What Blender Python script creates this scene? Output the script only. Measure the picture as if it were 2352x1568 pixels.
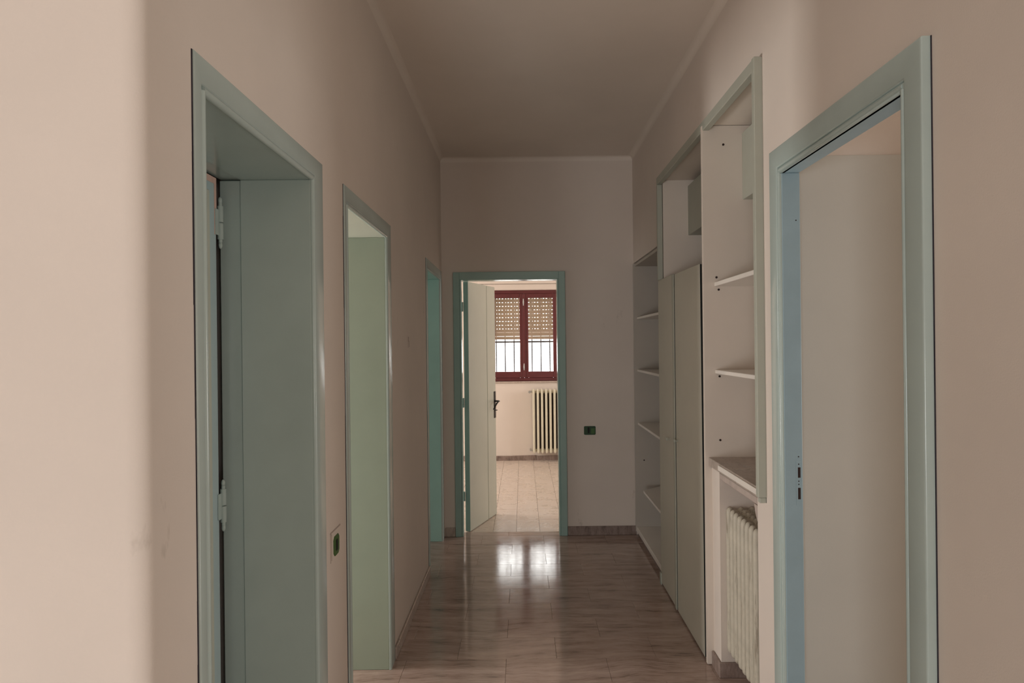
import bpy, bmesh, math, random
from mathutils import Vector, Matrix
random.seed(7)
for o in list(bpy.data.objects):
    bpy.data.objects.remove(o, do_unlink=True)
scene = bpy.context.scene
COL = scene.collection

# ------------------------------------------------------------------ camera
EYE = 1.58
cam_d = bpy.data.cameras.new('camera')
cam = bpy.data.objects.new('camera', cam_d)
COL.objects.link(cam)
cam.location = (0, 0, EYE)
cam.rotation_euler = (math.radians(90), 0.011, 0)
cam_d.sensor_width = 36
cam_d.lens = 1600 / 2352 * 36
cam_d.shift_x = -24 / 2352
cam_d.shift_y = 6 / 2352
cam_d.clip_start = 0.02
scene.camera = cam

# ------------------------------------------------------------------ world, lights, exposure
world = bpy.data.worlds.new('world')
scene.world = world
world.use_nodes = True
bg = world.node_tree.nodes['Background']
bg.inputs['Color'].default_value = (1.0, 0.985, 0.95, 1)
bg.inputs['Strength'].default_value = 5.5

def area(name, loc, target, sx, sy, power, color=(1, 0.97, 0.93), spread=180):
    d = bpy.data.lights.new(name, 'AREA')
    d.shape = 'RECTANGLE'
    d.size, d.size_y = sx, sy
    d.energy = power
    d.color = color
    d.spread = math.radians(spread)
    o = bpy.data.objects.new(name, d)
    COL.objects.link(o)
    o.location = loc
    o.rotation_euler = (Vector(target) - Vector(loc)).to_track_quat('-Z', 'Y').to_euler()
    return o

area('hall_window_daylight', (-1.6, -4.1, 0.8), (-0.9, 1.2, 0.6), 1.1, 1.3, 86, (0.97, 0.985, 1.0))
area('hall_side_fill', (2.2, -3.7, 1.3), (-0.7, 4.2, 1.1), 1.1, 1.3, 38)  # added lamp brightening the left corridor wall; no such window is known
area('right_room_window_daylight', (4.15, 2.70, 1.15), (0.9, 2.0, 1.3), 1.1, 1.1, 32)
area('left_room_bounce_fill', (-3.35, 3.30, 0.85), (0.9, 3.0, 1.5), 0.40, 0.7, 52)  # added lamp standing in for bounce off the left room's sunlit floor
area('third_room_fill', (-4.1, 4.62, 1.5), (-1.2, 5.4, 1.0), 1.0, 1.2, 13)  # added lamp brightening the third doorway's jamb; no window known there
area('back_room_window_daylight', (-4.1, 7.6, 1.7), (-0.6, 9.0, 0.8), 1.6, 1.5, 100)
area('back_room_side_fill', (4.1, 7.6, 1.7), (-0.6, 9.0, 0.8), 1.6, 1.5, 56)  # added lamp lifting the ajar leaf; this second window is made up

vs = scene.view_settings
vs.view_transform = 'Standard'
vs.look = 'None'
vs.gamma = 1.0
vs.use_curve_mapping = False
vs.exposure = 0.0

# ------------------------------------------------------------------ materials
def nt(name):
    m = bpy.data.materials.new(name)
    m.use_nodes = True
    t = m.node_tree
    return m, t, t.nodes['Principled BSDF']

def N(t, kind, **kw):
    n = t.nodes.new(kind)
    for k, v in kw.items():
        setattr(n, k, v)
    return n

def coords(t, scale=(1, 1, 1), rnd=0.0):
    tc = N(t, 'ShaderNodeTexCoord')
    mp = N(t, 'ShaderNodeMapping')
    mp.inputs['Scale'].default_value = scale
    t.links.new(tc.outputs['Object'], mp.inputs['Vector'])
    if rnd:
        oi = N(t, 'ShaderNodeObjectInfo')
        mu = N(t, 'ShaderNodeMath', operation='MULTIPLY')
        mu.inputs[1].default_value = rnd
        t.links.new(oi.outputs['Random'], mu.inputs[0])
        t.links.new(mu.outputs[0], mp.inputs['Location'])
    return mp.outputs['Vector']

def noise(t, vec, scale, detail=3, rough=0.55):
    n = N(t, 'ShaderNodeTexNoise')
    n.inputs['Scale'].default_value = scale
    n.inputs['Detail'].default_value = detail
    n.inputs['Roughness'].default_value = rough
    t.links.new(vec, n.inputs['Vector'])
    return n.outputs['Fac']

def ramp(t, fac, stops):
    r = N(t, 'ShaderNodeValToRGB')
    el = r.color_ramp.elements
    while len(el) < len(stops):
        el.new(0.5)
    for e, (p, c) in zip(el, stops):
        e.position = p
        e.color = (*c, 1)
    t.links.new(fac, r.inputs['Fac'])
    return r.outputs['Color']

def bump(t, bsdf, height, strength, dist=0.002):
    b = N(t, 'ShaderNodeBump')
    b.inputs['Strength'].default_value = strength
    b.inputs['Distance'].default_value = dist
    t.links.new(height, b.inputs['Height'])
    t.links.new(b.outputs['Normal'], bsdf.inputs['Normal'])

def mul(c, k):
    return tuple(max(0, min(1, v * k)) for v in c)

def mat_paint(name, c, rough=0.85, var=0.05, scale=2.5, bstr=0.25, bscale=220, dirt=None, dscale=6, dpos=0.68, spec=0.5, dvec=(1, 1, 0.45), drnd=0.0):
    m, t, b = nt(name)
    v = coords(t)
    f = noise(t, v, scale, 4)
    col = ramp(t, f, [(0.3, mul(c, 1 - var)), (0.7, mul(c, 1 + var))])
    if dirt:
        g = noise(t, coords(t, dvec, drnd), dscale, 6, 0.7)
        mk = ramp(t, g, [(dpos, (0, 0, 0)), (dpos + 0.07, (1, 1, 1))])
        mx = N(t, 'ShaderNodeMix', data_type='RGBA')
        t.links.new(mk, mx.inputs['Factor'])
        t.links.new(col, mx.inputs['A'])
        mx.inputs['B'].default_value = (*dirt, 1)
        col = mx.outputs['Result']
    t.links.new(col, b.inputs['Base Color'])
    b.inputs['Roughness'].default_value = rough
    b.inputs['Specular IOR Level'].default_value = spec
    bump(t, b, noise(t, v, bscale, 2), bstr, 0.001)
    return m

def mat_plain(name, c, rough=0.5, metal=0.0):
    m, t, b = nt(name)
    v = coords(t)
    f = noise(t, v, 30, 3)
    t.links.new(ramp(t, f, [(0.3, mul(c, 0.92)), (0.7, mul(c, 1.08))]), b.inputs['Base Color'])
    b.inputs['Roughness'].default_value = rough
    b.inputs['Metallic'].default_value = metal
    return m

def mat_marble(name, dark, mid, light, rough, scale=(1.3, 13, 1), rnd=60.0, var=0.16, world=False, bs=0.03):
    m, t, b = nt(name)
    if world:
        geo = N(t, 'ShaderNodeNewGeometry')
        wob = N(t, 'ShaderNodeTexNoise')
        wob.inputs['Scale'].default_value = 1.6
        wob.inputs['Detail'].default_value = 3
        t.links.new(geo.outputs['Position'], wob.inputs['Vector'])
        wa = N(t, 'ShaderNodeVectorMath', operation='MULTIPLY_ADD')
        t.links.new(wob.outputs['Color'], wa.inputs[0])
        wa.inputs[1].default_value = (0.0, 0.22, 0.0)
        t.links.new(geo.outputs['Position'], wa.inputs[2])
        oi0 = N(t, 'ShaderNodeObjectInfo')
        wr_ = N(t, 'ShaderNodeVectorMath', operation='MULTIPLY_ADD')
        cx_ = N(t, 'ShaderNodeCombineXYZ')
        t.links.new(oi0.outputs['Random'], cx_.inputs[0])
        t.links.new(cx_.outputs[0], wr_.inputs[0])
        wr_.inputs[1].default_value = (0.35, 0, 0)
        t.links.new(wa.outputs[0], wr_.inputs[2])
        mp = N(t, 'ShaderNodeMapping')
        mp.inputs['Scale'].default_value = scale
        t.links.new(wr_.outputs[0], mp.inputs['Vector'])
        v = mp.outputs['Vector']
    else:
        v = coords(t, scale, rnd)
    f = noise(t, v, 2.6, 7, 0.68)
    f2 = noise(t, v, 11.0, 6, 0.7)
    mx0 = N(t, 'ShaderNodeMath', operation='MULTIPLY_ADD')
    t.links.new(f2, mx0.inputs[0])
    mx0.inputs[1].default_value = 0.55
    t.links.new(f, mx0.inputs[2])
    col = ramp(t, mx0.outputs[0], [(0.57, dark), (0.72, mid), (0.98, light)])
    oi = N(t, 'ShaderNodeObjectInfo')
    mr = N(t, 'ShaderNodeMapRange')
    mr.inputs['To Min'].default_value = 1 - var
    mr.inputs['To Max'].default_value = 1 + var
    t.links.new(oi.outputs['Random'], mr.inputs['Value'])
    sc = N(t, 'ShaderNodeVectorMath', operation='SCALE')
    t.links.new(col, sc.inputs[0])
    t.links.new(mr.outputs[0], sc.inputs['Scale'])
    t.links.new(sc.outputs[0], b.inputs['Base Color'])
    # worn polish
    wv = coords(t, (1, 1, 1), 11.0)
    w = noise(t, wv, 7, 5, 0.7)
    rr = N(t, 'ShaderNodeMapRange')
    rr.inputs['From Min'].default_value = 0.3
    rr.inputs['From Max'].default_value = 0.75
    rr.inputs['To Min'].default_value = rough * 0.7
    rr.inputs['To Max'].default_value = rough * 1.6
    t.links.new(w, rr.inputs['Value'])
    t.links.new(rr.outputs[0], b.inputs['Roughness'])
    if bs:
        bump(t, b, f, bs, 0.002)
    return m

WALL = (0.79, 0.70, 0.625)
M = {}
M['wall'] = mat_paint('wall_plaster', WALL, 0.9, 0.03, 2.0, 0.3, dirt=(0.60, 0.52, 0.45), dscale=3.5, dpos=0.66)
M['ceiling'] = mat_paint('ceiling_plaster', (0.84, 0.755, 0.675), 0.9, 0.03, 1.6, 0.25)
M['plaster'] = mat_paint('bare_plaster', (0.52, 0.43, 0.38), 0.9, 0.12, 14, 0.6, 90)
M['shadeplaster'] = mat_paint('dark_shade_plaster', (0.12, 0.085, 0.065), 0.9, 0.2, 10, 0.5, 90)  # dark tone stands in for shade between the radiator columns
M['teal'] = mat_paint('teal_gloss_paint', (0.475, 0.565, 0.535), 0.18, 0.04, 5, 0.10, 160)
M['tealchip'] = mat_paint('worn_teal_gloss_paint', (0.475, 0.56, 0.53), 0.24, 0.04, 5, 0.12, 160, dirt=(0.06, 0.05, 0.045), dscale=55, dpos=0.715)
M['deepteal'] = mat_paint('deep_teal_gloss_paint', (0.36, 0.52, 0.48), 0.2, 0.04, 5, 0.10, 160)
M['brightteal'] = mat_paint('bright_teal_gloss_paint', (0.46, 0.74, 0.68), 0.2, 0.04, 5, 0.10, 160)  # teal lightened to make up for weak light on the third doorway's lining
M['blue'] = mat_paint('blue_grey_gloss_paint', (0.34, 0.47, 0.53), 0.35, 0.05, 8, 0.12, 160)
M['palegreen'] = mat_paint('pale_green_gloss_paint', (0.365, 0.43, 0.35), 0.28, 0.04, 5, 0.10, 160)
M['leaf'] = mat_paint('pale_green_door_paint', (0.585, 0.605, 0.52), 0.33, 0.04, 3, 0.12, 140, dirt=(0.66, 0.64, 0.53), dscale=7, dpos=0.68)
M['leafblue'] = mat_paint('pale_blue_door_paint', (0.47, 0.60, 0.62), 0.35, 0.04, 3, 0.12, 140)
M['pinkprimer'] = mat_plain('pink_primer', (0.72, 0.50, 0.42), 0.7)
M['cab'] = mat_paint('cream_cabinet_paint', (0.56, 0.545, 0.465), 0.45, 0.035, 3, 0.12, 120)
M['cabin'] = mat_paint('cabinet_interior_paint', (0.79, 0.70, 0.615), 0.55, 0.03, 3, 0.12, 120)
M['cabdim'] = mat_paint('shaded_cream_cabinet_paint', (0.52, 0.47, 0.41), 0.6, 0.04, 3, 0.12, 120)  # interior cream darkened, painting in the shade of the far recess
M['cabgreen'] = mat_paint('pale_green_cabinet_paint', (0.46, 0.47, 0.40), 0.5, 0.04, 6, 0.15, 120, dirt=(0.66, 0.62, 0.56), dscale=9, dpos=0.70)
M['shelf'] = mat_paint('white_shelf_laminate', (0.86, 0.80, 0.735), 0.35, 0.03, 5, 0.05, 120)
M['greypanel'] = mat_paint('grey_wall_paint', (0.60, 0.58, 0.525), 0.55, 0.03, 2.0, 0.2, 150)
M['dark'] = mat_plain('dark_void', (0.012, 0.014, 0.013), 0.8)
M['hole'] = mat_plain('dark_brown_hole', (0.03, 0.015, 0.012), 0.8)
M['caulk'] = mat_plain('dark_crack', (0.035, 0.03, 0.04), 0.9)
M['marble'] = mat_marble('brown_marble_tile', (0.20, 0.135, 0.113), (0.405, 0.295, 0.25), (0.56, 0.43, 0.37), 0.10, (1.0, 7, 1), var=0.05, world=True)
M['marble2'] = mat_marble('pale_marble_tile', (0.63, 0.53, 0.45), (0.66, 0.56, 0.48), (0.69, 0.59, 0.51), 0.28, (1.2, 5, 1), 60.0, 0.02, bs=0.0)
M['grout'] = mat_plain('grey_grout', (0.15, 0.11, 0.09), 0.9)
M['floorbase'] = mat_plain('plain_terrazzo', (0.56, 0.47, 0.40), 0.4)
M['base'] = mat_marble('brown_marble_skirting', (0.13, 0.09, 0.075), (0.24, 0.175, 0.15), (0.36, 0.28, 0.24), 0.35, (9, 9, 3), 30.0, 0.1)
M['basepale'] = mat_marble('pale_marble_skirting', (0.36, 0.29, 0.24), (0.46, 0.38, 0.33), (0.58, 0.49, 0.42), 0.3, (9, 4, 3), 30.0, 0.1)
M['red'] = mat_paint('red_brown_varnished_wood', (0.125, 0.026, 0.029), 0.4, 0.12, 12, 0.1, 200)
M['rad'] = mat_paint('cream_radiator_enamel', (0.72, 0.67, 0.52), 0.4, 0.05, 12, 0.1, 150)
M['raddirty'] = mat_paint('stained_radiator_enamel', (0.58, 0.53, 0.43), 0.5, 0.10, 18, 0.2, 150, dirt=(0.36, 0.31, 0.24), dscale=55, dpos=0.56, dvec=(1, 1, 0.07), drnd=20.0)
M['slat'] = mat_plain('beige_plastic_slat', (0.50, 0.43, 0.35), 0.5)
sm = M['slat'].node_tree
_tr = sm.nodes.new('ShaderNodeBsdfTranslucent')
_tr.inputs['Color'].default_value = (0.72, 0.58, 0.44, 1)
_mx = sm.nodes.new('ShaderNodeMixShader')
_mx.inputs[0].default_value = 0.26
sm.links.new(sm.nodes['Principled BSDF'].outputs[0], _mx.inputs[1])
sm.links.new(_tr.outputs[0], _mx.inputs[2])
sm.links.new(_mx.outputs[0], sm.nodes['Material Output'].inputs['Surface'])
M['iron'] = mat_plain('dark_iron', (0.06, 0.055, 0.055), 0.5, 0.3)
M['black'] = mat_plain('black_metal', (0.02, 0.018, 0.018), 0.4, 0.4)
M['metal'] = mat_plain('tarnished_steel', (0.50, 0.50, 0.48), 0.35, 0.8)
M['green'] = mat_plain('green_plastic', (0.045, 0.13, 0.02), 0.45)
M['greendark'] = mat_plain('dark_green_plastic', (0.012, 0.055, 0.012), 0.5)
gm, gt, gb = nt('window_glass')
gb.inputs['Base Color'].default_value = (1, 1, 1, 1)
gb.inputs['Roughness'].default_value = 0.0
gb.inputs['Transmission Weight'].default_value = 1.0
gb.inputs['IOR'].default_value = 1.02
M['glass'] = gm

# ------------------------------------------------------------------ mesh helpers
def B():
    return bmesh.new()

def box(bm, x0, x1, y0, y1, z0, z1, bev=0.0, mat=None, seg=1):
    r = bmesh.ops.create_cube(bm, size=1.0)
    vs_ = r['verts']
    sx, sy, sz = x1 - x0, y1 - y0, z1 - z0
    for v in vs_:
        v.co = Vector(((x0 + x1) / 2 + v.co.x * sx, (y0 + y1) / 2 + v.co.y * sy, (z0 + z1) / 2 + v.co.z * sz))
    if bev > 0:
        es = list({e for v in vs_ for e in v.link_edges})
        rb = bmesh.ops.bevel(bm, geom=es, offset=min(bev, 0.45 * min(abs(sx), abs(sy), abs(sz))), segments=seg, affect='EDGES', profile=0.5)
        vs_ = list({v for f in rb['faces'] for v in f.verts} | {v for v in vs_ if v.is_valid})
    if mat is not None:
        bmesh.ops.transform(bm, matrix=mat, verts=vs_)
    return vs_

def prism(bm, pts, a0, a1, axis='Z'):
    """extrude a polygon: pts in the two other axes (XY for Z, XZ for Y, YZ for X)"""
    def P(p, a):
        if axis == 'Z':
            return (p[0], p[1], a)
        if axis == 'Y':
            return (p[0], a, p[1])
        return (a, p[0], p[1])
    lo = [bm.verts.new(P(p, a0)) for p in pts]
    hi = [bm.verts.new(P(p, a1)) for p in pts]
    n = len(pts)
    fs = [bm.faces.new(lo), bm.faces.new(hi)]
    for i in range(n):
        fs.append(bm.faces.new((lo[i], lo[(i + 1) % n], hi[(i + 1) % n], hi[i])))
    bmesh.ops.recalc_face_normals(bm, faces=fs)
    return lo + hi

def cyl(bm, p0, p1, r, seg=12, r2=None):
    p0, p1 = Vector(p0), Vector(p1)
    d = p1 - p0
    q = Vector((0, 0, 1)).rotation_difference(d.normalized()).to_matrix().to_4x4()
    res = bmesh.ops.create_cone(bm, cap_ends=True, segments=seg, radius1=r, radius2=r if r2 is None else r2, depth=d.length)
    bmesh.ops.transform(bm, matrix=Matrix.Translation((p0 + p1) / 2) @ q, verts=res['verts'])
    return res['verts']

def ball(bm, c, r, sc=(1, 1, 1), u=12, v=8):
    res = bmesh.ops.create_uvsphere(bm, u_segments=u, v_segments=v, radius=r)
    for w in res['verts']:
        w.co = Vector((c[0] + w.co.x * sc[0], c[1] + w.co.y * sc[1], c[2] + w.co.z * sc[2]))
    return res['verts']

def frame_u(bm, x0, x1, ya, yb, wa, wb, top, wt, bev=0.004):
    """door casing: two legs and head in one board, face at x1, outer edges rounded"""
    pts = [(ya, 0), (ya + wa, 0), (ya + wa, top - wt), (yb - wb, top - wt), (yb - wb, 0), (yb, 0), (yb, top), (ya, top)]
    lo = [bm.verts.new((x0, p[0], p[1])) for p in pts]
    hi = [bm.verts.new((x1, p[0], p[1])) for p in pts]
    quads = ((0, 1, 2, 7), (7, 2, 3, 6), (3, 4, 5, 6))
    fs = [bm.faces.new([vs_[i] for i in q]) for q in quads for vs_ in (lo, hi)]
    fe = []
    for i in range(8):
        k = (i + 1) % 8
        fs.append(bm.faces.new((lo[i], lo[k], hi[k], hi[i])))
        fe.append(bm.edges.get((hi[i], hi[k])))
    bmesh.ops.recalc_face_normals(bm, faces=fs)
    fe = [e for i, e in enumerate(fe) if i not in (0, 4)]
    bmesh.ops.bevel(bm, geom=fe, offset=bev, segments=3, affect='EDGES', profile=0.5)

def wpos(o):
    p = Vector(o.location)
    while o.parent:
        o = o.parent
        p += Vector(o.location)
    return p

def obj(name, bm, mat, parent=None, origin=None, smooth=False):
    """link a bmesh given in world coordinates as one mesh object"""
    if origin is None:
        cs = [v.co for v in bm.verts]
        lo = Vector((min(c.x for c in cs), min(c.y for c in cs), min(c.z for c in cs)))
        hi = Vector((max(c.x for c in cs), max(c.y for c in cs), max(c.z for c in cs)))
        origin = Vector(((lo.x + hi.x) / 2, (lo.y + hi.y) / 2, lo.z))
    origin = Vector(origin)
    bmesh.ops.translate(bm, verts=bm.verts, vec=-origin)
    me = bpy.data.meshes.new(name)
    bm.to_mesh(me)
    bm.free()
    if smooth:
        for p in me.polygons:
            p.use_smooth = True
        me.set_sharp_from_angle(angle=math.radians(40))
    me.materials.append(M[mat] if isinstance(mat, str) else mat)
    o = bpy.data.objects.new(name, me)
    COL.objects.link(o)
    o.location = origin - (wpos(parent) if parent else Vector((0, 0, 0)))
    o.parent = parent
    return o

def tag(o, label, cat, group=None, kind=None):
    o['label'] = label
    o['category'] = cat
    if group:
        o['group'] = group
    if kind:
        o['kind'] = kind
    return o

def thing(name, loc, label, cat, group=None, kind=None):
    o = bpy.data.objects.new(name, None)
    o.empty_display_size = 0.05
    COL.objects.link(o)
    o.location = loc
    return tag(o, label, cat, group, kind)

def bx(name, mat, parent, x0, x1, y0, y1, z0, z1, bev=0.0015, label=None):
    b = B()
    box(b, x0, x1, y0, y1, z0, z1, bev)
    o = obj(name, b, mat, parent)
    if label:
        o['label'] = label
    return o

def struct(name, bm, mat, label, cat, smooth=False):
    return tag(obj(name, bm, mat, smooth=smooth), label, cat, kind='structure')

def arc(cx, cy, r, a0, a1, n=8):
    return [(cx + r * math.cos(math.radians(a0 + (a1 - a0) * i / n)), cy + r * math.sin(math.radians(a0 + (a1 - a0) * i / n))) for i in range(n + 1)]

# ------------------------------------------------------------------ dimensions
XL, XLB = -0.662, -0.95          # corridor left wall face, its room side
XR = 0.922                       # corridor right wall face
YN, YE, YEB = 1.21, 5.75, 5.87   # corridor mouth, end wall face, its room side
YF = 9.47                        # far wall of the back room
H = 3.12
XB = 1.45                        # back of the cupboard recesses
OUT = 4.3
DL = [(1.407, 2.310), (2.590, 3.504), (4.797, 5.712)]   # casings of the three left doors
HT = 2.183                       # top of their casings
CW = 0.085                       # casing plus bead
RD = (1.559, 2.520)              # right door casing
RT = 2.260
END = (-0.566, 0.356)            # end door casing

# ------------------------------------------------------------------ shell
b = B()
box(b, -OUT, OUT, -4.3, YF + 0.3, -0.12, -0.003)
floor = struct('floor', b, 'grout', 'brown marble tiled corridor floor, polished and worn', 'floor')
b = B()
box(b, -OUT, OUT, -4.3, YF + 0.3, H, H + 0.12)
struct('ceiling', b, 'ceiling', 'plain dim plaster ceiling over the corridor', 'ceiling')

def cove(bm, p, q, n, r=0.035):
    """concave fillet between a wall line p-q (wall normal n) and the ceiling"""
    p, q, n = Vector((*p, 0)), Vector((*q, 0)), Vector((*n, 0))
    prof = [(0.0, -r)] + [(r - r * math.cos(math.radians(a)), -r + r * math.sin(math.radians(a))) for a in range(15, 90, 15)] + [(r, 0.0), (-0.002, 0.002)]
    A = [bm.verts.new(p + n * u + Vector((0, 0, H + w))) for u, w in prof]
    C = [bm.verts.new(q + n * u + Vector((0, 0, H + w))) for u, w in prof]
    fs = [bm.faces.new(A), bm.faces.new(C)]
    for i in range(len(prof)):
        k = (i + 1) % len(prof)
        fs.append(bm.faces.new((A[i], A[k], C[k], C[i])))
    bmesh.ops.recalc_face_normals(bm, faces=fs)
b = B()
cove(b, (XL, YN + 0.04), (XL, YE), (1, 0))
cove(b, (XR, YN), (XR, YE), (-1, 0))
cove(b, (XL, YE), (XR, YE), (0, -1))
struct('trim_2', b, 'ceiling', 'soft plaster cove between corridor walls and ceiling', 'cove', smooth=True)

# left wall with three door openings and the rounded corner at the corridor mouth
b = B()
r = 0.035
dn = DL[0][0] + 0.012
prism(b, [(XL, dn)] + arc(XL - r, YN + r, r, 0, -90) + [(-OUT, YN), (-OUT, YN + 0.24), (XLB, YN + 0.24), (XLB, dn)], 0, H)
segs = [(DL[0][1] - 0.07, DL[1][0] + 0.012), (DL[1][1] - 0.07, DL[2][0] + 0.012), (DL[2][1] - 0.07, YE)]
for y0, y1 in segs:
    box(b, XLB, XL, y0, y1, 0, H)
for y0, y1 in DL:
    box(b, XLB, XL, y0 + 0.012, y1 - 0.07, HT - 0.04, H)
wl = struct('wall_left', b, 'wall', 'pale pink plaster wall with three teal doorways on the left', 'wall', smooth=True)

# right wall: door opening, then strip, then the built-in recesses
b = B()
XRB = 0.975
box(b, XR, XRB, YN, RD[0] + 0.03, 0, H)
box(b, XR, XRB, RD[0] + 0.03, RD[1] - 0.03, RT - 0.03, H)
box(b, XR, XRB, RD[1] - 0.03, 2.648, 0, H)
box(b, XR, XB + 0.1, 2.648, 4.585, 2.664, H)        # over the framed recess
box(b, XR, XB + 0.1, 4.585, YE, 2.235, H)           # over the far shelves
box(b, XB, XB + 0.1, 2.648, YE, 0, H)               # back of the recesses
box(b, XRB, XB + 0.1, 2.57, 2.648, 0, H)            # near return of the recesses
box(b, XR, 1.20, 2.648, 2.752, 0, 0.965)            # jambs of the radiator niche
box(b, XR, 1.20, 3.285, 3.412, 0, 0.965)
wr = struct('wall_right', b, 'wall', 'pale plaster wall on the right holding door, niche and built-in cupboards', 'wall')
b = B()
box(b, XR + 0.001, 1.20, 2.748, 3.289, 0.93, 0.966, 0.006)
prism(b, [(2.752, 0.93), (2.80, 0.93), (2.785, 0.895), (2.765, 0.87), (2.752, 0.865)], XR + 0.002, 1.0, 'X')
obj('niche_lintel', b, 'plaster', wr)['label'] = 'rough bare plaster lintel over the niche'
bx('niche_back', 'plaster', wr, 1.12, 1.20, 2.752, 3.285, 0, 0.93, 0, 'bare grey plaster back of the niche')
b = B()
box(b, XRB + 0.001, XB + 0.1, 2.556, 2.57, 0, 2.26, 0.001)
obj('wall_panel', b, 'greypanel', wr)['label'] = 'plain grey painted lower wall seen through the doorway'

# end wall with door opening; goes on as the near wall of the back room
b = B()
ex0, ex1 = END[0] + 0.03, END[1] - 0.03
box(b, -OUT, ex0, YE, YEB, 0, H)
box(b, ex1, OUT, YE, YEB, 0, H)
box(b, ex0, ex1, YE, YEB, 2.15, H)
struct('wall_end', b, 'wall', 'dim plaster end wall around the open teal doorway', 'wall')

# far wall of the back room with the window opening
WX0, WX1, WZ0, WZ1 = -0.475, 0.523, 1.075, 2.315
b = B()
box(b, -OUT, WX0, YF, YF + 0.3, 0, H)
box(b, WX1, OUT, YF, YF + 0.3, 0, H)
box(b, WX0, WX1, YF, YF + 0.3, 0, WZ0)
box(b, WX0, WX1, YF, YF + 0.3, WZ1, H)
struct('wall_far', b, 'wall', 'sunlit cream wall of the back room under and around the window', 'wall')

wf_ = bpy.data.objects['wall_far']
b = B()
box(b, 0.135, 0.70, YF - 0.004, YF, 0.16, 0.945)  # patch added to paint the shaded gaps between radiator columns dark
obj('shade_patch', b, 'shadeplaster', wf_)['label'] = 'dark patch painted in for the shade behind the radiator'

# outer walls and partitions that close the rooms
b = B()
box(b, -OUT - 0.2, -OUT, -4.3, YF + 0.3, 0, H)
struct('wall_outer_left', b, 'wall', 'outer wall of the rooms off the left side', 'wall')
b = B()
box(b, OUT, OUT + 0.2, -4.3, YF + 0.3, 0, H)
struct('wall_outer_right', b, 'wall', 'outer wall of the rooms off the right side', 'wall')
b = B()
box(b, -OUT, OUT, -4.5, -4.3, 0, H)
struct('wall_near', b, 'wall', 'wall behind the viewer across the hall', 'wall')
b = B()
box(b, -OUT, XLB, 2.40, 2.47, 0, H)
box(b, -OUT, XLB, 3.95, 4.05, 0, H)
struct('wall_partition', b, 'wall', 'partition walls between the rooms off the left side', 'wall')
b = B()
box(b, XR, OUT, YN, YN + 0.06, 0, H)
struct('wall_hall_right', b, 'wall', 'hall wall right of the corridor mouth', 'wall')

# ------------------------------------------------------------------ floor tiles (parts of the floor)
TILES = {}
def tile(x0, x1, y0, y1, mat):
    g = 0.0006 if mat == 'marble' else 0.0012
    w, d = round(x1 - x0 - 2 * g, 4), round(y1 - y0 - 2 * g, 4)
    if w < 0.01 or d < 0.01:
        return
    k = (w, d, mat)
    if k not in TILES:
        bb = B()
        box(bb, -w / 2, w / 2, -d / 2, d / 2, -0.011, 0, 0.0008)
        me = bpy.data.meshes.new('tile')
        bb.to_mesh(me)
        bb.free()
        me.materials.append(M[mat])
        TILES[k] = me
    o = bpy.data.objects.new('tile', TILES[k])
    COL.objects.link(o)
    o.parent = floor
    o.location = Vector(((x0 + x1) / 2, (y0 + y1) / 2, 0)) - Vector(floor.location)
    o.rotation_euler = (random.gauss(0, 0.0006), random.gauss(0, 0.0006), 0)
for row in range(3, 23):
    y0, y1 = row * 0.25, (row + 1) * 0.25
    off = -0.098 if row % 2 else 0.155
    xs = [XLB] + [off + 0.5 * k for k in range(-4, 4) if XLB + 0.03 < off + 0.5 * k < XR + 0.17] + [XR + 0.2]
    for x0, x1 in zip(xs[:-1], xs[1:]):
        tile(x0, x1, y0, y1, 'marble')
# marble threshold of the end doorway
tile(ex0 + 0.02, -0.131, YE, YEB, 'marble')
tile(-0.131, ex1 - 0.02, YE, YEB, 'marble')
y = YEB
while y < YF - 0.01:
    y1 = min(y + 0.4, YF)
    for k in range(-8, 11):
        tile(-0.068 + 0.198 * k, -0.068 + 0.198 * (k + 1), y, y1, 'marble2')
    y = y1
b = B()
box(b, -OUT, OUT, -4.3, 0.75, -0.003, 0)
box(b, -OUT, XLB, 0.75, YE, -0.003, 0)
box(b, XR + 0.2, OUT, 0.75, YE, -0.003, 0)
box(b, -OUT, -0.068 - 8 * 0.198, YEB, YF, -0.003, 0)
box(b, -0.068 + 11 * 0.198, OUT, YEB, YF, -0.003, 0)
obj('terrazzo', b, 'floorbase', floor)['label'] = 'plain pale floor of the side rooms'

# ------------------------------------------------------------------ skirting
b = B()
box(b, XL, XL + 0.013, DL[1][1] + 0.001, DL[2][0] - 0.001, 0, 0.062, 0.003)
struct('baseboard_left', b, 'basepale', 'low marble skirting along the left wall between the teal doorways', 'skirting')
b = B()
box(b, XL, XL + 0.013, DL[0][1] + 0.001, DL[1][0] - 0.001, 0, 0.062, 0.003)
struct('baseboard_left_near', b, 'basepale', 'short marble skirting between the first two left doorways', 'skirting')
b = B()
box(b, END[1] + 0.001, XR, YE - 0.013, YE, 0, 0.074, 0.003)
struct('baseboard_end_right', b, 'base', 'dark brown marble skirting right of the end doorway', 'skirting')
b = B()
box(b, XL + 0.01, END[0] - 0.001, YE - 0.013, YE, 0, 0.074, 0.003)
struct('baseboard_end_left', b, 'basepale', 'short broken skirting left of the end doorway', 'skirting')
b = B()
x = WX0 - 1.0
while x < 2.2:
    w = 0.33
    prism(b, [(x, 0), (x + w - 0.002, 0), (x + w - 0.002, 0.065 + random.uniform(-0.004, 0.006)), (x + w * 0.5, 0.066 + random.uniform(-0.004, 0.006)), (x, 0.065 + random.uniform(-0.004, 0.006))], YF - 0.012, YF, 'Y')
    x += w
struct('baseboard_far', b, 'base', 'dark marble skirting under the window in the back room', 'skirting')
b = B()
box(b, XR - 0.013, XR, 3.285, 3.408, 0, 0.072, 0.003)
box(b, XR - 0.013, 1.12, 3.272, 3.285, 0, 0.072, 0.003)
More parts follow.
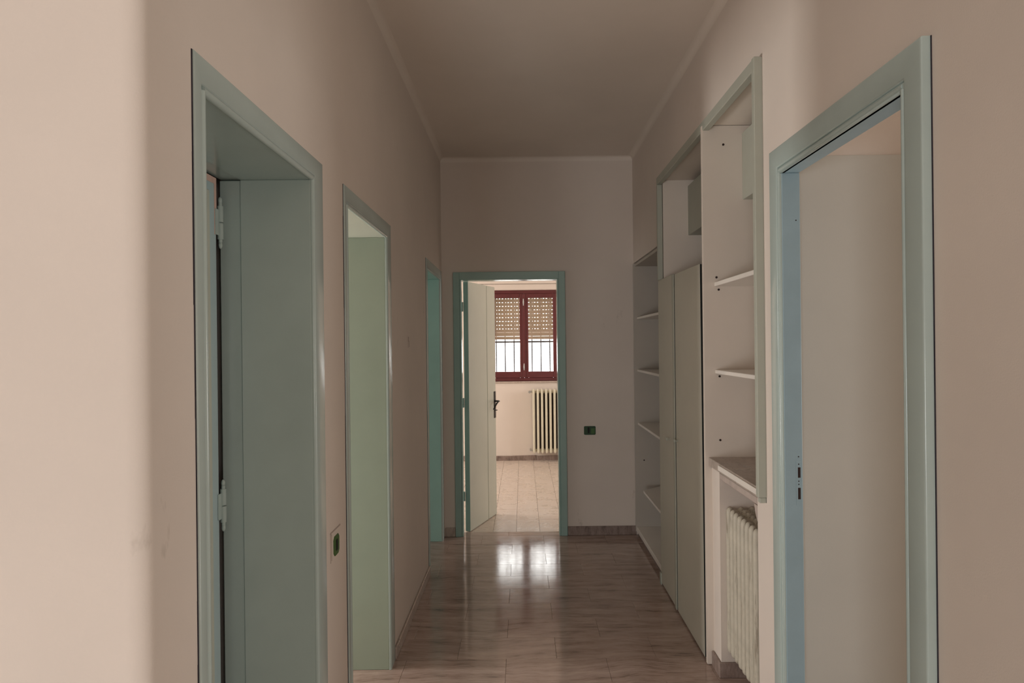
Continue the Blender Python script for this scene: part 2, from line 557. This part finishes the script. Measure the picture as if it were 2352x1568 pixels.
box(b, 1.107, 1.12, 2.752, 3.272, 0, 0.072, 0.003)
box(b, XR - 0.013, XR, 2.53, 2.752, 0, 0.072, 0.003)
struct('baseboard_right', b, 'base', 'marble skirting wrapping into the radiator niche', 'skirting')

# ------------------------------------------------------------------ left doors
def left_door(idx, y0, y1, label, leaf):
    d = thing('door_%d' % idx, (XL, (y0 + y1) / 2, 0), label, 'door', kind='structure')
    f = XL + 0.006
    top = HT
    # casing boards with a rounded bead along the opening
    wn, wf = 0.032, 0.088
    b = B()
    frame_u(b, XL - 0.004, f, y0, y1, wn, wf, top, 0.060)
    obj('casing', b, 'tealchip', d, smooth=True)
    i0, i1, it = y0 + wn + 0.017, y1 - wf - 0.020, top - 0.075
    rb = 0.009
    for yy in (i0 - 0.008, i1 + 0.009):
        b = B()
        cyl(b, (f - 0.0065, yy, 0), (f - 0.0065, yy, it + 0.005), rb, 16)
        obj('bead', b, 'teal', d, smooth=True)
    b = B()
    cyl(b, (f - 0.0065, i0 - 0.008, it + 0.007), (f - 0.0065, i1 + 0.009, it + 0.007), rb, 16)
    obj('bead', b, 'tealchip', d, smooth=True)
    # deep lining
    for a, c in ((i0 - 0.037, i0), (i1, i1 + 0.038)):
        b = B()
        box(b, -0.888, XL - 0.004, a, c, 0, it, 0.002)
        obj('jamb', b, {1: 'teal', 2: 'palegreen', 3: 'brightteal'}[idx], d)
    b = B()
    box(b, -0.888, XL - 0.004, i0 - 0.037, i1 + 0.038, it, it + 0.035, 0.002)
    obj('soffit', b, {1: 'teal', 2: 'leaf', 3: 'brightteal'}[idx], d)  # second soffit takes a paler paint for light bounced off the floor
    # inner frame that carries the leaf
    for a, c in ((i0 - 0.037, i0 - 0.006), (i1 + 0.006, i1 + 0.038)):
        b = B()
        box(b, -0.955, -0.8885, a, c, 0, it, 0.002)
        obj('frame', b, 'teal', d)
    b = B()
    box(b, -0.955, -0.8885, i0 - 0.037, i1 + 0.038, it + 0.004, it + 0.035, 0.002)
    obj('frame_head', b, 'teal', d)
    # crack between board and plaster on the near side
    random.seed(idx)
    b = B()
    zz = 0.0
    while zz < top - 0.02:
        L = random.uniform(0.1, 0.4)
        w = random.choice((0.0022, 0.003, 0.0035, 0.0015))
        box(b, XL, XL + 0.002, y0 - w, y0 + 0.0005, zz, min(zz + L, top))
        zz += L
    o = obj('crack', b, 'caulk', d)
    o['label'] = 'dark crack along the edge of the casing'
    return d, i0, i1, it

d1, i0, i1, it = left_door(1, *DL[0], 'teal deep-set doorway nearest on the left with its door shut', 'closed')
b = B()
box(b, -0.985, -0.948, i0 + 0.004, i1 - 0.036, 0.006, it - 0.002, 0.003)
leaf1 = obj('leaf', b, 'leafblue', d1)
leaf1['label'] = 'pale blue shut door leaf'
b = B()
box(b, -0.950, -0.940, i0 + 0.02, i1 - 0.095, 0.02, it - 0.05, 0.004)
obj('panel', b, 'leaf', leaf1)
b = B()
box(b, -0.949, -0.9465, i0 + 0.004, i1 - 0.0365, it - 0.022, it - 0.0025)
box(b, -0.949, -0.9465, i1 - 0.050, i1 - 0.0365, 1.93, it - 0.022)
o = obj('edge_strip', b, 'pinkprimer', leaf1)
o['label'] = 'pink unpainted strip along the leaf edge'
for hz in (1.97, 1.085, 0.28):
    b = B()
    hx, hy = -0.943, i1 - 0.018
    for z0, z1 in ((hz - 0.052, hz - 0.002), (hz + 0.002, hz + 0.052)):
        cyl(b, (hx, hy, z0), (hx, hy, z1), 0.0095, 12)
    for s in (-1, 1):
        cyl(b, (hx, hy, hz + s * 0.052), (hx, hy, hz + s * 0.062), 0.006, 10)
        ball(b, (hx, hy, hz + s * 0.070), 0.0065, (1, 1, 1.8), 10, 6)
    box(b, hx - 0.004, hx - 0.001, hy - 0.03, hy + 0.022, hz - 0.04, hz + 0.04)
    o = obj('hinge', b, 'teal', d1, smooth=True)
# black sheet painted in for the unlit room behind the gap
bx('room_shade_sheet', 'dark', d1, -1.06, -1.05, i0 - 0.03, i1 + 0.1, 0, 2.2, 0, 'black sheet standing in for the shade behind the shut leaf')

def open_leaf(d, hx, hy, ang, w, mat):
    """leaf standing open inside the left room, hinged at (hx, hy)"""
    R = Matrix.Translation((hx, hy, 0)) @ Matrix.Rotation(math.radians(ang), 4, 'Z')
    b = B()
    box(b, 0, w, -0.02, 0.02, 0.006, 2.075, 0.003, R)
    lf = obj('leaf', b, mat, d)
    b = B()
    box(b, 0.10, w - 0.10, 0.02, 0.024, 0.15, 1.95, 0.003, R)
    box(b, 0.10, w - 0.10, -0.024, -0.02, 0.15, 1.95, 0.003, R)
    obj('panel', b, mat, lf)
    return lf
d2, i0, i1, it = left_door(2, *DL[1], 'pale green deep-set doorway second on the left', 'open')
open_leaf(d2, -0.99, i0 - 0.06, 183, 0.66, 'leafblue')
d3, i0, i1, it = left_door(3, *DL[2], 'teal doorway farthest on the left beside the end wall', 'open')
open_leaf(d3, -0.99, i0 - 0.06, 183, 0.66, 'leafblue')

# ------------------------------------------------------------------ right door (no leaf in view)
d4 = thing('door_4', (XR, sum(RD) / 2, 0), 'blue grey doorway at the right edge with bare strike plates', 'door', kind='structure')
f = 0.898
b = B()
frame_u(b, XR + 0.004, f, RD[0], RD[1], 0.072, 0.072, RT, 0.072, 0.005)
obj('casing', b, 'teal', d4, smooth=True)
for yy in (RD[0] + 0.083, RD[1] - 0.083):
    b = B()
    box(b, f + 0.004, XR, yy - 0.0108, yy + 0.0108, 0, RT - 0.094, 0.004)
    cyl(b, (f + 0.006, yy, 0), (f + 0.006, yy, RT - 0.09), 0.006, 12)
    obj('bead', b, 'teal', d4, smooth=True)
b = B()
box(b, f + 0.004, XR, RD[0] + 0.072, RD[1] - 0.072, RT - 0.094, RT - 0.0722, 0.004)
cyl(b, (f + 0.006, RD[0] + 0.083, RT - 0.083), (f + 0.006, RD[1] - 0.083, RT - 0.083), 0.006, 12)
obj('bead', b, 'teal', d4, smooth=True)
j0, j1 = RD[0] + 0.096, RD[1] - 0.096
for a, c in ((j0 - 0.05, j0), (j1, j1 + 0.05)):
    b = B()
    box(b, f + 0.010, XRB - 0.004, a, c, 0, RT - 0.094, 0.002)
    jm = obj('jamb', b, 'blue', d4)
b = B()
box(b, f + 0.010, XRB - 0.004, j0 - 0.05, j1 + 0.05, RT - 0.094, RT - 0.06, 0.002)
obj('jamb_head', b, 'blue', d4)
b = B()
sx = 0.958
box(b, sx - 0.011, sx + 0.011, j1 - 0.0012, j1 + 0.0005, 1.01, 1.163, 0.0003)
sp = obj('strike_plate', b, 'blue', d4)
b = B()
for z0, z1 in ((1.105, 1.141), (1.030, 1.070)):
    box(b, sx - 0.005, sx + 0.004, j1 - 0.0018, j1 - 0.0005, z0, z1)
for z in (1.152, 1.093, 1.082, 1.178, 2.0):
    cyl(b, (sx - 0.002, j1 - 0.0018, z), (sx - 0.002, j1 + 0.001, z), 0.0022, 8)
o = obj('slot', b, 'hole', sp)
o['label'] = 'dark latch slots and screw holes'
b = B()
box(b, XR - 0.002, XR, RD[0] - 0.003, RD[0] + 0.0005, 0, RT)
obj('crack', b, 'caulk', d4)['label'] = 'dark crack along the edge of the casing'

# ------------------------------------------------------------------ end door with its open leaf
d5 = thing('door_5', ((END[0] + END[1]) / 2, YE, 0), 'teal doorway in the end wall with its leaf standing ajar', 'door', kind='structure')
fy = YE - 0.022
for a, c in ((END[0], END[0] + 0.050), (END[1] - 0.052, END[1])):
    b = B()
    box(b, a, c, fy, YE + 0.003, 0, 2.177, 0.003)
    obj('casing', b, 'deepteal', d5)
    b = B()
    xx = (END[0] + 0.0575) if a < 0 else (END[1] - 0.060)
    box(b, xx - 0.0075, xx + 0.0075, fy + 0.006, YE + 0.003, 0, 2.115, 0.003)
    obj('bead', b, 'deepteal', d5)
b = B()
box(b, END[0] + 0.050, END[1] - 0.052, fy, YE + 0.003, 2.115, 2.177, 0.003)
obj('casing_head', b, 'deepteal', d5)
k0, k1 = END[0] + 0.060, END[1] - 0.068
for a, c in ((k0 - 0.04, k0), (k1, k1 + 0.035)):
    b = B()
    box(b, a, c, fy + 0.012, YEB + 0.004, 0, 2.112, 0.002)
    obj('jamb', b, 'deepteal', d5)
b = B()
box(b, k0 - 0.04, k1 + 0.035, fy + 0.012, YEB + 0.004, 2.112, 2.145, 0.002)
obj('jamb_head', b, 'deepteal', d5)
# leaf: local x runs from hinge to free edge, local -y is the face towards the viewer
P0 = Vector((-0.455, YEB + 0.006, 0))
P1 = Vector((-0.253, 6.49, 0))
ang = math.atan2(P1.y - P0.y, P1.x - P0.x)
R5 = Matrix.Translation(P0) @ Matrix.Rotation(ang, 4, 'Z')
LW = 0.642
b = B()
box(b, 0, 0.428, 0.004, 0.043, 0.006, 2.112, 0.002, R5)
lf = obj('leaf', b, 'leaf', d5)
lf['label'] = 'pale green door leaf standing ajar'
b = B()
box(b, 0, 0.425, 0, 0.006, 0.006, 2.112, 0.001, R5)
obj('board', b, 'leaf', lf)
b = B()
box(b, 0.4335, LW, 0, 0.042, 0.006, 2.112, 0.002, R5)
obj('board', b, 'leaf', lf)
b = B()
box(b, 0.425, 0.4335, 0.006, 0.04, 0.006, 2.110, 0, R5)
obj('groove', b, 'deepteal', lf)['label'] = 'teal groove between the two boards'
b = B()
box(b, -0.003, 0.0, 0.0, 0.043, 0.006, 2.112, 0.001, R5)
obj('hinge_edge', b, 'deepteal', lf)['label'] = 'teal painted hinge edge'
b = B()
hx = LW - 0.03
box(b, hx - 0.02, hx + 0.02, -0.006, 0.0005, 0.90, 1.145, 0.002, R5)
cyl_v = cyl(b, (hx, -0.005, 1.055), (hx, -0.045, 1.055), 0.008, 10)
bmesh.ops.transform(b, matrix=R5, verts=cyl_v)
pts = [(hx, -0.045, 1.055), (hx - 0.03, -0.05, 1.055), (hx - 0.06, -0.048, 1.045), (hx - 0.085, -0.040, 1.02), (hx - 0.10, -0.028, 0.985)]
for p, q in zip(pts[:-1], pts[1:]):
    v = cyl(b, p, q, 0.007, 10)
    bmesh.ops.transform(b, matrix=R5, verts=v)
v = cyl(b, (hx, -0.005, 0.972), (hx, -0.026, 0.972), 0.004, 8)
bmesh.ops.transform(b, matrix=R5, verts=v)
obj('handle', b, 'black', lf, smooth=True)['label'] = 'black lever handle on a long plate'
for hz in (1.9, 1.09, 0.3):
    b = B()
    v = cyl(b, (-0.006, 0.05, hz - 0.04), (-0.006, 0.05, hz + 0.04), 0.007, 10)
    bmesh.ops.transform(b, matrix=R5, verts=v)
    obj('hinge', b, 'deepteal', d5, smooth=True)

# ------------------------------------------------------------------ window of the back room
w1 = thing('window_1', ((WX0 + WX1) / 2, YF, WZ0), 'red brown two-sash wooden window over the back room radiator', 'window', kind='structure')
wc = (WX0 + WX1) / 2
fy0, fy1 = YF + 0.03, YF + 0.085
bx('frame_side', 'red', w1, WX0, WX0 + 0.045, fy0, fy1, WZ0, WZ1, 0.003)
bx('frame_side', 'red', w1, WX1 - 0.045, WX1, fy0, fy1, WZ0, WZ1, 0.003)
bx('frame_head', 'red', w1, WX0 + 0.045, WX1 - 0.045, fy0, fy1, WZ1 - 0.045, WZ1, 0.003)
bx('frame_foot', 'red', w1, WX0 + 0.045, WX1 - 0.045, fy0, fy1, WZ0, WZ0 + 0.045, 0.003)
for s in (-1, 1):
    a, c = (WX0 + 0.046, wc - 0.001) if s < 0 else (wc + 0.001, WX1 - 0.046)
    b = B()
    z0, z1 = WZ0 + 0.046, WZ1 - 0.046
    sw = 0.058
    box(b, a, a + sw, fy0 - 0.006, fy1 - 0.01, z0, z1, 0.004)
    box(b, c - sw, c, fy0 - 0.006, fy1 - 0.01, z0, z1, 0.004)
    box(b, a + sw, c - sw, fy0 - 0.006, fy1 - 0.01, z1 - 0.058, z1, 0.004)
    box(b, a + sw, c - sw, fy0 - 0.006, fy1 - 0.01, z0, z0 + 0.085, 0.004)
    sash = obj('sash', b, 'red', w1)
    b = B()
    box(b, a + sw, c - sw, fy0 + 0.02, fy0 + 0.024, z0 + 0.085, z1 - 0.058)
    obj('pane', b, 'glass', sash)
bx('cover_strip', 'red', w1, wc - 0.018, wc + 0.018, fy0 - 0.018, fy0 - 0.006, WZ0 + 0.05, WZ1 - 0.05, 0.004)
for z in (2.15, 1.27):
    b = B()
    cyl(b, (wc - 0.005, fy0 - 0.023, z - 0.045), (wc - 0.005, fy0 - 0.023, z + 0.045), 0.006, 10)
    box(b, wc - 0.014, wc + 0.004, fy0 - 0.022, fy0 - 0.018, z - 0.02, z + 0.02, 0.001)
    obj('bolt', b, 'metal', w1, smooth=True)
bx('sill', 'basepale', w1, WX0 - 0.03, WX1 + 0.03, YF - 0.02, YF + 0.3, WZ0 - 0.022, WZ0, 0.003, 'pale marble window sill')

# shutter box above the window
sb = thing('trim_1', (wc, YF, WZ1), 'cream shutter box over the back room window', 'shutter box', kind='structure')
bx('front_board', 'wall', sb, WX0 - 0.12, WX1 + 0.12, YF - 0.03, YF, WZ1 + 0.085, 2.72, 0.003)
bx('bottom_board', 'wall', sb, WX0 - 0.12, WX1 + 0.12, YF - 0.022, YF, WZ1 + 0.004, WZ1 + 0.078, 0.003)

# roller shutter, half lowered, with light slots
sh = thing('roller_shutter', (wc, YF + 0.16, 1.645), 'half lowered beige slatted roller shutter outside the window', 'shutter')
sp_, n_sl = 0.052, 13
b = B()
sw0, sw1 = WX0 + 0.01, WX1 - 0.01
box(b, sw0, sw1, 0, 0.010, 0.0, 0.0470, 0.003)
x = sw0
pitch = 0.0405
solid_me = None
b2 = B()
box(b2, sw0, sw1, 0, 0.010, 0.0, 0.0515, 0.003)
while x < sw1 - 0.005:
    box(b, x, min(x + 0.0225, sw1), 0.001, 0.009, 0.0460, 0.0525)
    x += pitch
me_h = bpy.data.meshes.new('slat')
b.to_mesh(me_h); b.free(); me_h.materials.append(M['slat'])
me_s = bpy.data.meshes.new('slat')
b2.to_mesh(me_s); b2.free(); me_s.materials.append(M['slat'])
for k in range(n_sl):
    z = 1.69 + k * sp_
    if z > 2.33:
        break
    o = bpy.data.objects.new('slat', me_s if k == 0 else me_h)
    COL.objects.link(o)
    o.parent = sh
    o.location = Vector((random.uniform(-0.004, 0.004), YF + 0.155, z)) - Vector(sh.location)
bx('bottom_bar', 'slat', sh, sw0, sw1, YF + 0.150, YF + 0.168, 1.645, 1.688, 0.003)

# window grille
gr = thing('window_grille', (wc, YF + 0.33, 1.0), 'dark iron bars outside the lower half of the window', 'grille')
k = -4
for k in range(-4, 5):
    xx = 0.008 + 0.1255 * k
    if not (WX0 - 0.02 < xx < WX1 + 0.02):
        continue
    b = B()
    cyl(b, (xx, YF + 0.33, 1.02), (xx, YF + 0.33, 2.40), 0.0085, 8)
    obj('bar', b, 'iron', gr, smooth=True)
for z in (1.04, 1.612, 2.38):
    bx('rail', 'iron', gr, WX0 - 0.05, WX1 + 0.05, YF + 0.326, YF + 0.334, z - 0.012, z + 0.012, 0.001)

# ------------------------------------------------------------------ radiators
def section_mesh(name, depth, hgt, wid, mat, ntube=3):
    """one cast column: tubes in depth, joined by rounded heads; origin at its bottom centre; long axis of the radiator = local X"""
    b = B()
    tr = wid / 2
    ys = [(-depth / 2 + tr) + i * (depth - 2 * tr) / (ntube - 1) for i in range(ntube)]
    for yy in ys:
        cyl(b, (0, yy, 0.03), (0, yy, hgt - 0.03), tr, 14)
        ball(b, (0, yy, hgt - 0.03), tr, (1, 1, 1.5), 14, 10)
        ball(b, (0, yy, 0.03), tr, (1, 1, 1.5), 10, 6)
    box(b, -tr * 0.62, tr * 0.62, -depth / 2 + tr, depth / 2 - tr, 0.03, hgt - 0.03)
    for z in (0.030, hgt - 0.030):
        cyl(b, (0, -depth / 2 + tr, z), (0, depth / 2 - tr, z), tr * 0.85, 10)
    me = bpy.data.meshes.new(name)
    b.to_mesh(me)
    b.free()
    for p in me.polygons:
        p.use_smooth = True
    me.set_sharp_from_angle(angle=math.radians(45))
    me.materials.append(M[mat])
    return me

def radiator(loc, rotz, n, pitch, depth, hgt, wid, z0, mat, label, group=None):
    r = thing('radiator', (loc[0], loc[1], 0), label, 'radiator')
    r.rotation_euler = (0, 0, rotz)
    me = section_mesh('column', depth, hgt, wid, mat)
    L = pitch * (n - 1)
    for i in range(n):
        o = bpy.data.objects.new('column', me)
        COL.objects.link(o)
        o.parent = r
        o.location = (-L / 2 + i * pitch, 0, z0)
    def p(name, b, m):
        me2 = bpy.data.meshes.new(name)
        b.to_mesh(me2); b.free()
        for q in me2.polygons:
            q.use_smooth = True
        me2.set_sharp_from_angle(angle=math.radians(40))
        me2.materials.append(M[m])
        o = bpy.data.objects.new(name, me2)
        COL.objects.link(o)
        o.parent = r
        return o
    for z in (z0 + 0.045, z0 + hgt - 0.045):
        b = B()
        cyl(b, (-L / 2 - 0.02, 0, z), (L / 2 + 0.02, 0, z), 0.021, 14)
        p('header_pipe', b, mat)
    # valve, elbow and pipe to the wall
    b = B()
    z = z0 + hgt - 0.045
    x = -L / 2 - 0.02
    cyl(b, (x, 0, z), (x - 0.035, 0, z), 0.012, 12)
    cyl(b, (x - 0.035, -0.02, z), (x - 0.035, depth / 2 + 0.028, z), 0.011, 12)
    cyl(b, (x - 0.035, -0.055, z), (x - 0.035, -0.02, z), 0.017, 12, 0.014)
    p('valve', b, 'metal')
    b = B()
    z = z0 + 0.045
    cyl(b, (x, 0, z), (x - 0.03, 0, z), 0.012, 12)
    cyl(b, (x - 0.03, -0.015, z), (x - 0.03, depth / 2 + 0.028, z), 0.010, 12)
    p('return_pipe', b, 'metal')
    # wall brackets
    for xx in (-L / 4, L / 4):
        for z in (z0 + 0.07, z0 + hgt - 0.09):
            b = B()
            cyl(b, (xx + pitch / 2, -depth / 4, z), (xx + pitch / 2, depth / 2 + 0.03, z), 0.006, 8)
            p('bracket', b, 'iron')
    return r
NB = 10
radiator((0.128 + 0.0145 + 0.0558 * (NB - 1) / 2, YF - 0.105), 0, NB, 0.0558, 0.14, 0.875, 0.031, 0.108, 'rad',
         'cream column radiator under the window in the back room')
NC = 8
radiator((1.015, (2.885 + 3.262) / 2), -math.pi / 2, NC, 0.0540, 0.14, 0.69, 0.037, 0.118, 'raddirty',
         'grimy column radiator in the low corridor niche under the shelves')

# ------------------------------------------------------------------ built-in frame around the open recesses
fr = thing('cabinet_frame', (0.905, 3.6, 0.978), 'pale green wooden frame bordering the shelves and cupboard', 'frame')
bx('post', 'cabgreen', fr, 0.890, XR + 0.004, 2.648, 2.676, 0.985, 2.664, 0.003, 'worn post with flaked paint')
bx('top_rail', 'cabgreen', fr, 0.892, XR + 0.004, 2.6765, 4.585, 2.615, 2.662, 0.003)
bx('post', 'cabgreen', fr, 0.892, XR + 0.004, 4.558, 4.585, 1.99, 2.6145, 0.003)
bx('post_end', 'cabgreen', fr, 0.897, XR + 0.002, 2.651, 2.673, 0.965, 0.985, 0.002)

# ------------------------------------------------------------------ wall shelves (near, over the radiator)
su = thing('shelf_unit', (1.18, 3.03, 0.967), 'open cream wall shelves over the radiator niche', 'shelf')
bx('back_panel', 'cabin', su, XB - 0.012, XB - 0.002, 2.672, 3.41, 1.016, 2.655, 0)
bx('side_panel', 'cabin', su, XR + 0.006, XB - 0.012, 2.650, 2.672, 1.016, 2.655, 0.001)
bx('top_panel', 'cabin', su, XR + 0.006, XB - 0.012, 2.672, 3.41, 2.640, 2.662, 0.001)
o = bx('shelf', 'shelf', su, 0.942, XB - 0.012, 2.672, 3.41, 1.852, 1.872, 0.002)
o = bx('shelf', 'shelf', su, 0.942, XB - 0.012, 2.672, 3.41, 1.426, 1.444, 0.002)
led = bx('ledge', 'basepale', su, 0.905, XB - 0.012, 2.678, 3.410, 0.975, 1.016, 0.002, 'brown marble ledge with a broken front strip')
bx('front_strip', 'shelf', led, 0.898, 0.905, 2.678, 3.225, 0.986, 1.010, 0.001, 'white edging strip broken short')
bx('duct_cover', 'cabgreen', su, 1.085, XB - 0.012, 2.672, 3.41, 2.275, 2.60, 0.002)
for zx in ((0.945, 1.896), (0.955, 1.836), (0.955, 1.412), (0.955, 1.10), (0.985, 2.545)):
    b = B()
    cyl(b, (zx[0] + 0.008, 3.4065, zx[1]), (zx[0] + 0.008, 3.41, zx[1]), 0.0055, 10)
    obj('peg_hole', b, 'hole', su)

# ------------------------------------------------------------------ cupboard with two doors
cb = thing('cupboard', (1.17, 4.0, 0), 'tall cream built-in cupboard with two long doors', 'cupboard')
bx('side_panel', 'cabin', cb, 0.889, XB - 0.002, 3.4105, 3.434, 0.004, 2.639, 0.001)
bx('side_panel', 'cab', cb, 0.896, XB - 0.002, 4.5575, 4.582, 0.0, 1.985, 0.001)
bx('side_panel', 'cabin', cb, XR + 0.005, XB - 0.002, 4.546, 4.557, 1.985, 2.639, 0.001)
bx('back_panel', 'cabin', cb, XB - 0.012, XB - 0.002, 3.434, 4.546, 0.0, 2.639, 0)
bx('top_board', 'cabin', cb, 0.916, XB - 0.012, 3.434, 4.546, 1.955, 1.978, 0.001)
bx('ceiling_board', 'cabin', cb, XR + 0.006, XB - 0.012, 3.434, 4.557, 2.640, 2.66, 0.001)
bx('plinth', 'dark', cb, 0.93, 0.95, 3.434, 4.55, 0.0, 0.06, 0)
bx('shade_sheet', 'dark', cb, 0.935, 0.94, 3.434, 4.55, 0.06, 1.95, 0, 'black sheet standing in for the shade inside the cupboard')  # black sheet painting in the cupboard's inner shade
bx('duct_cover', 'cabgreen', cb, 1.09, XB - 0.012, 3.434, 4.546, 2.278, 2.60, 0.002)
dA = bx('cupboard_door', 'cab', cb, 0.893, 0.915, 4.118, 4.553, 0.012, 1.985, 0.002)
bx('cover_strip', 'cabgreen', dA, 0.886, 0.8928, 4.082, 4.125, 0.012, 1.98, 0.002)
b = B()
prism(b, [(3.472, 0.012), (4.074, 0.012), (4.074, 1.978), (3.492, 1.972)], 0.893, 0.915, 'X')
dB = obj('cupboard_door', b, 'cab', cb)
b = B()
prism(b, [(3.4715, 0.012), (3.475, 0.012), (3.495, 1.971), (3.4905, 1.971)], 0.8935, 0.915, 'X')  # black edge paints in the shadow gap next to the side panel
obj('edge_strip', b, 'dark', dB)['label'] = 'black strip painted in for the shadow gap beside the door'
for d_, ky, kz in ((dA, 4.245, 0.992), (dB, 4.03, 1.01)):
    b = B()
    cyl(b, (0.893, ky, kz), (0.880, ky, kz), 0.005, 10)
    ball(b, (0.874, ky, kz), 0.012, (0.75, 1, 1), 12, 8)
    obj('knob', b, 'cabgreen', d_, smooth=True)
bx('foot_block', 'cabgreen', cb, 0.886, 0.8955, 4.548, 4.585, 0.0, 0.075, 0.002)

# ------------------------------------------------------------------ far bookshelves in the last recess
bk = thing('bookcase', (1.18, 5.15, 0), 'empty built-in shelves in the recess beside the end wall', 'bookcase')
bx('side_panel', 'cabdim', bk, 0.914, XB - 0.002, 5.70, 5.73, 0.035, 2.225, 0.001)
bx('side_panel', 'cabdim', bk, 0.914, XB - 0.002, 4.588, 4.612, 0.035, 2.225, 0.001)
bx('back_panel', 'cabdim', bk, XB - 0.012, XB - 0.002, 4.612, 5.70, 0.035, 2.225, 0)
bx('top_panel', 'cabdim', bk, 0.925, XB - 0.012, 4.612, 5.70, 2.205, 2.225, 0.001)
for z in (1.79, 1.363, 0.928):
    bx('shelf', 'shelf', bk, 0.938, XB - 0.012, 4.612, 5.70, z - 0.018, z, 0.002)
bx('bottom_shelf', 'shelf', bk, 0.918, XB - 0.012, 4.612, 5.70, 0.04, 0.078, 0.002)
bx('plinth', 'base', bk, 0.935, 0.95, 4.588, 5.73, 0.0, 0.0398, 0)
b = B()
prism(b, [(0.938, 4.66), (1.25, 4.64), (1.30, 5.64), (1.13, 5.66), (0.938, 5.47)], 0.402, 0.420, 'Z')
lo = tag(obj('shelf_board', b, 'shelf'), 'loose white board lying askew low in the far shelves', 'board')
for p0, p1 in (((1.0, 4.612, 0.396), (1.0, 4.665, 0.396)), ((1.2, 4.612, 0.396), (1.2, 4.665, 0.396)), ((1.2, 5.63, 0.396), (1.2, 5.70, 0.396)), ((0.985, 5.697, 0.62), (0.985, 5.70, 0.62))):
    b = B()
    cyl(b, p0, p1, 0.006, 8)
    obj('peg', b, 'hole', bk)

# ------------------------------------------------------------------ bare switch boxes
def octa(cx, cy, w, h, c):
    return [(cx - w + c, cy - h), (cx + w - c, cy - h), (cx + w, cy - h + c), (cx + w, cy + h - c), (cx + w - c, cy + h), (cx - w + c, cy + h), (cx - w, cy + h - c), (cx - w, cy - h + c)]
s1 = thing('switch_box', (XL, 2.43, 0.885), 'bare green switch box on the left wall between two doorways', 'switch box')
b = B()
prism(b, octa(2.445, 0.884, 0.034, 0.034, 0.012), XL, XL + 0.003, 'X')
obj('box', b, 'green', s1)
b = B()
prism(b, octa(2.445, 0.884, 0.010, 0.019, 0.003), XL + 0.003, XL + 0.0045, 'X')
obj('terminal', b, 'dark', s1)
b = B()
box(b, XL, XL + 0.0015, 2.372, 2.376, 0.84, 0.940)
box(b, XL, XL + 0.0015, 2.372, 2.50, 0.938, 0.943)
box(b, XL, XL + 0.0015, 2.385, 2.388, 0.845, 0.935)
obj('plate_outline', b, 'plaster', s1)['label'] = 'outline left by a missing cover plate'
s2 = thing('switch_box', (0.548, YE, 0.862), 'bare green switch box on the end wall right of the doorway', 'switch box')
b = B()
prism(b, octa(0.548, 0.862, 0.048, 0.036, 0.006), YE - 0.004, YE, 'Y')
obj('box', b, 'greendark', s2)
b = B()
box(b, 0.53, 0.545, YE - 0.007, YE - 0.004, 0.84, 0.888, 0.001)
obj('terminal', b, 'dark', s2)
b = B()
box(b, 0.558, 0.590, YE - 0.0055, YE - 0.004, 0.835, 0.88, 0.001)
obj('cover_tab', b, 'green', s2)
# small plaster chip on the left wall
b = B()
for dy, z0, z1 in ((0.0, 1.565, 1.63), (0.016, 1.60, 1.63), (0.03, 1.57, 1.605)):
    box(b, XL, XL + 0.0012, 4.03 + dy, 4.03 + dy + 0.010, z0, z1)
obj('plaster_chip', b, 'plaster', wl)['label'] = 'small scraped mark on the wall'
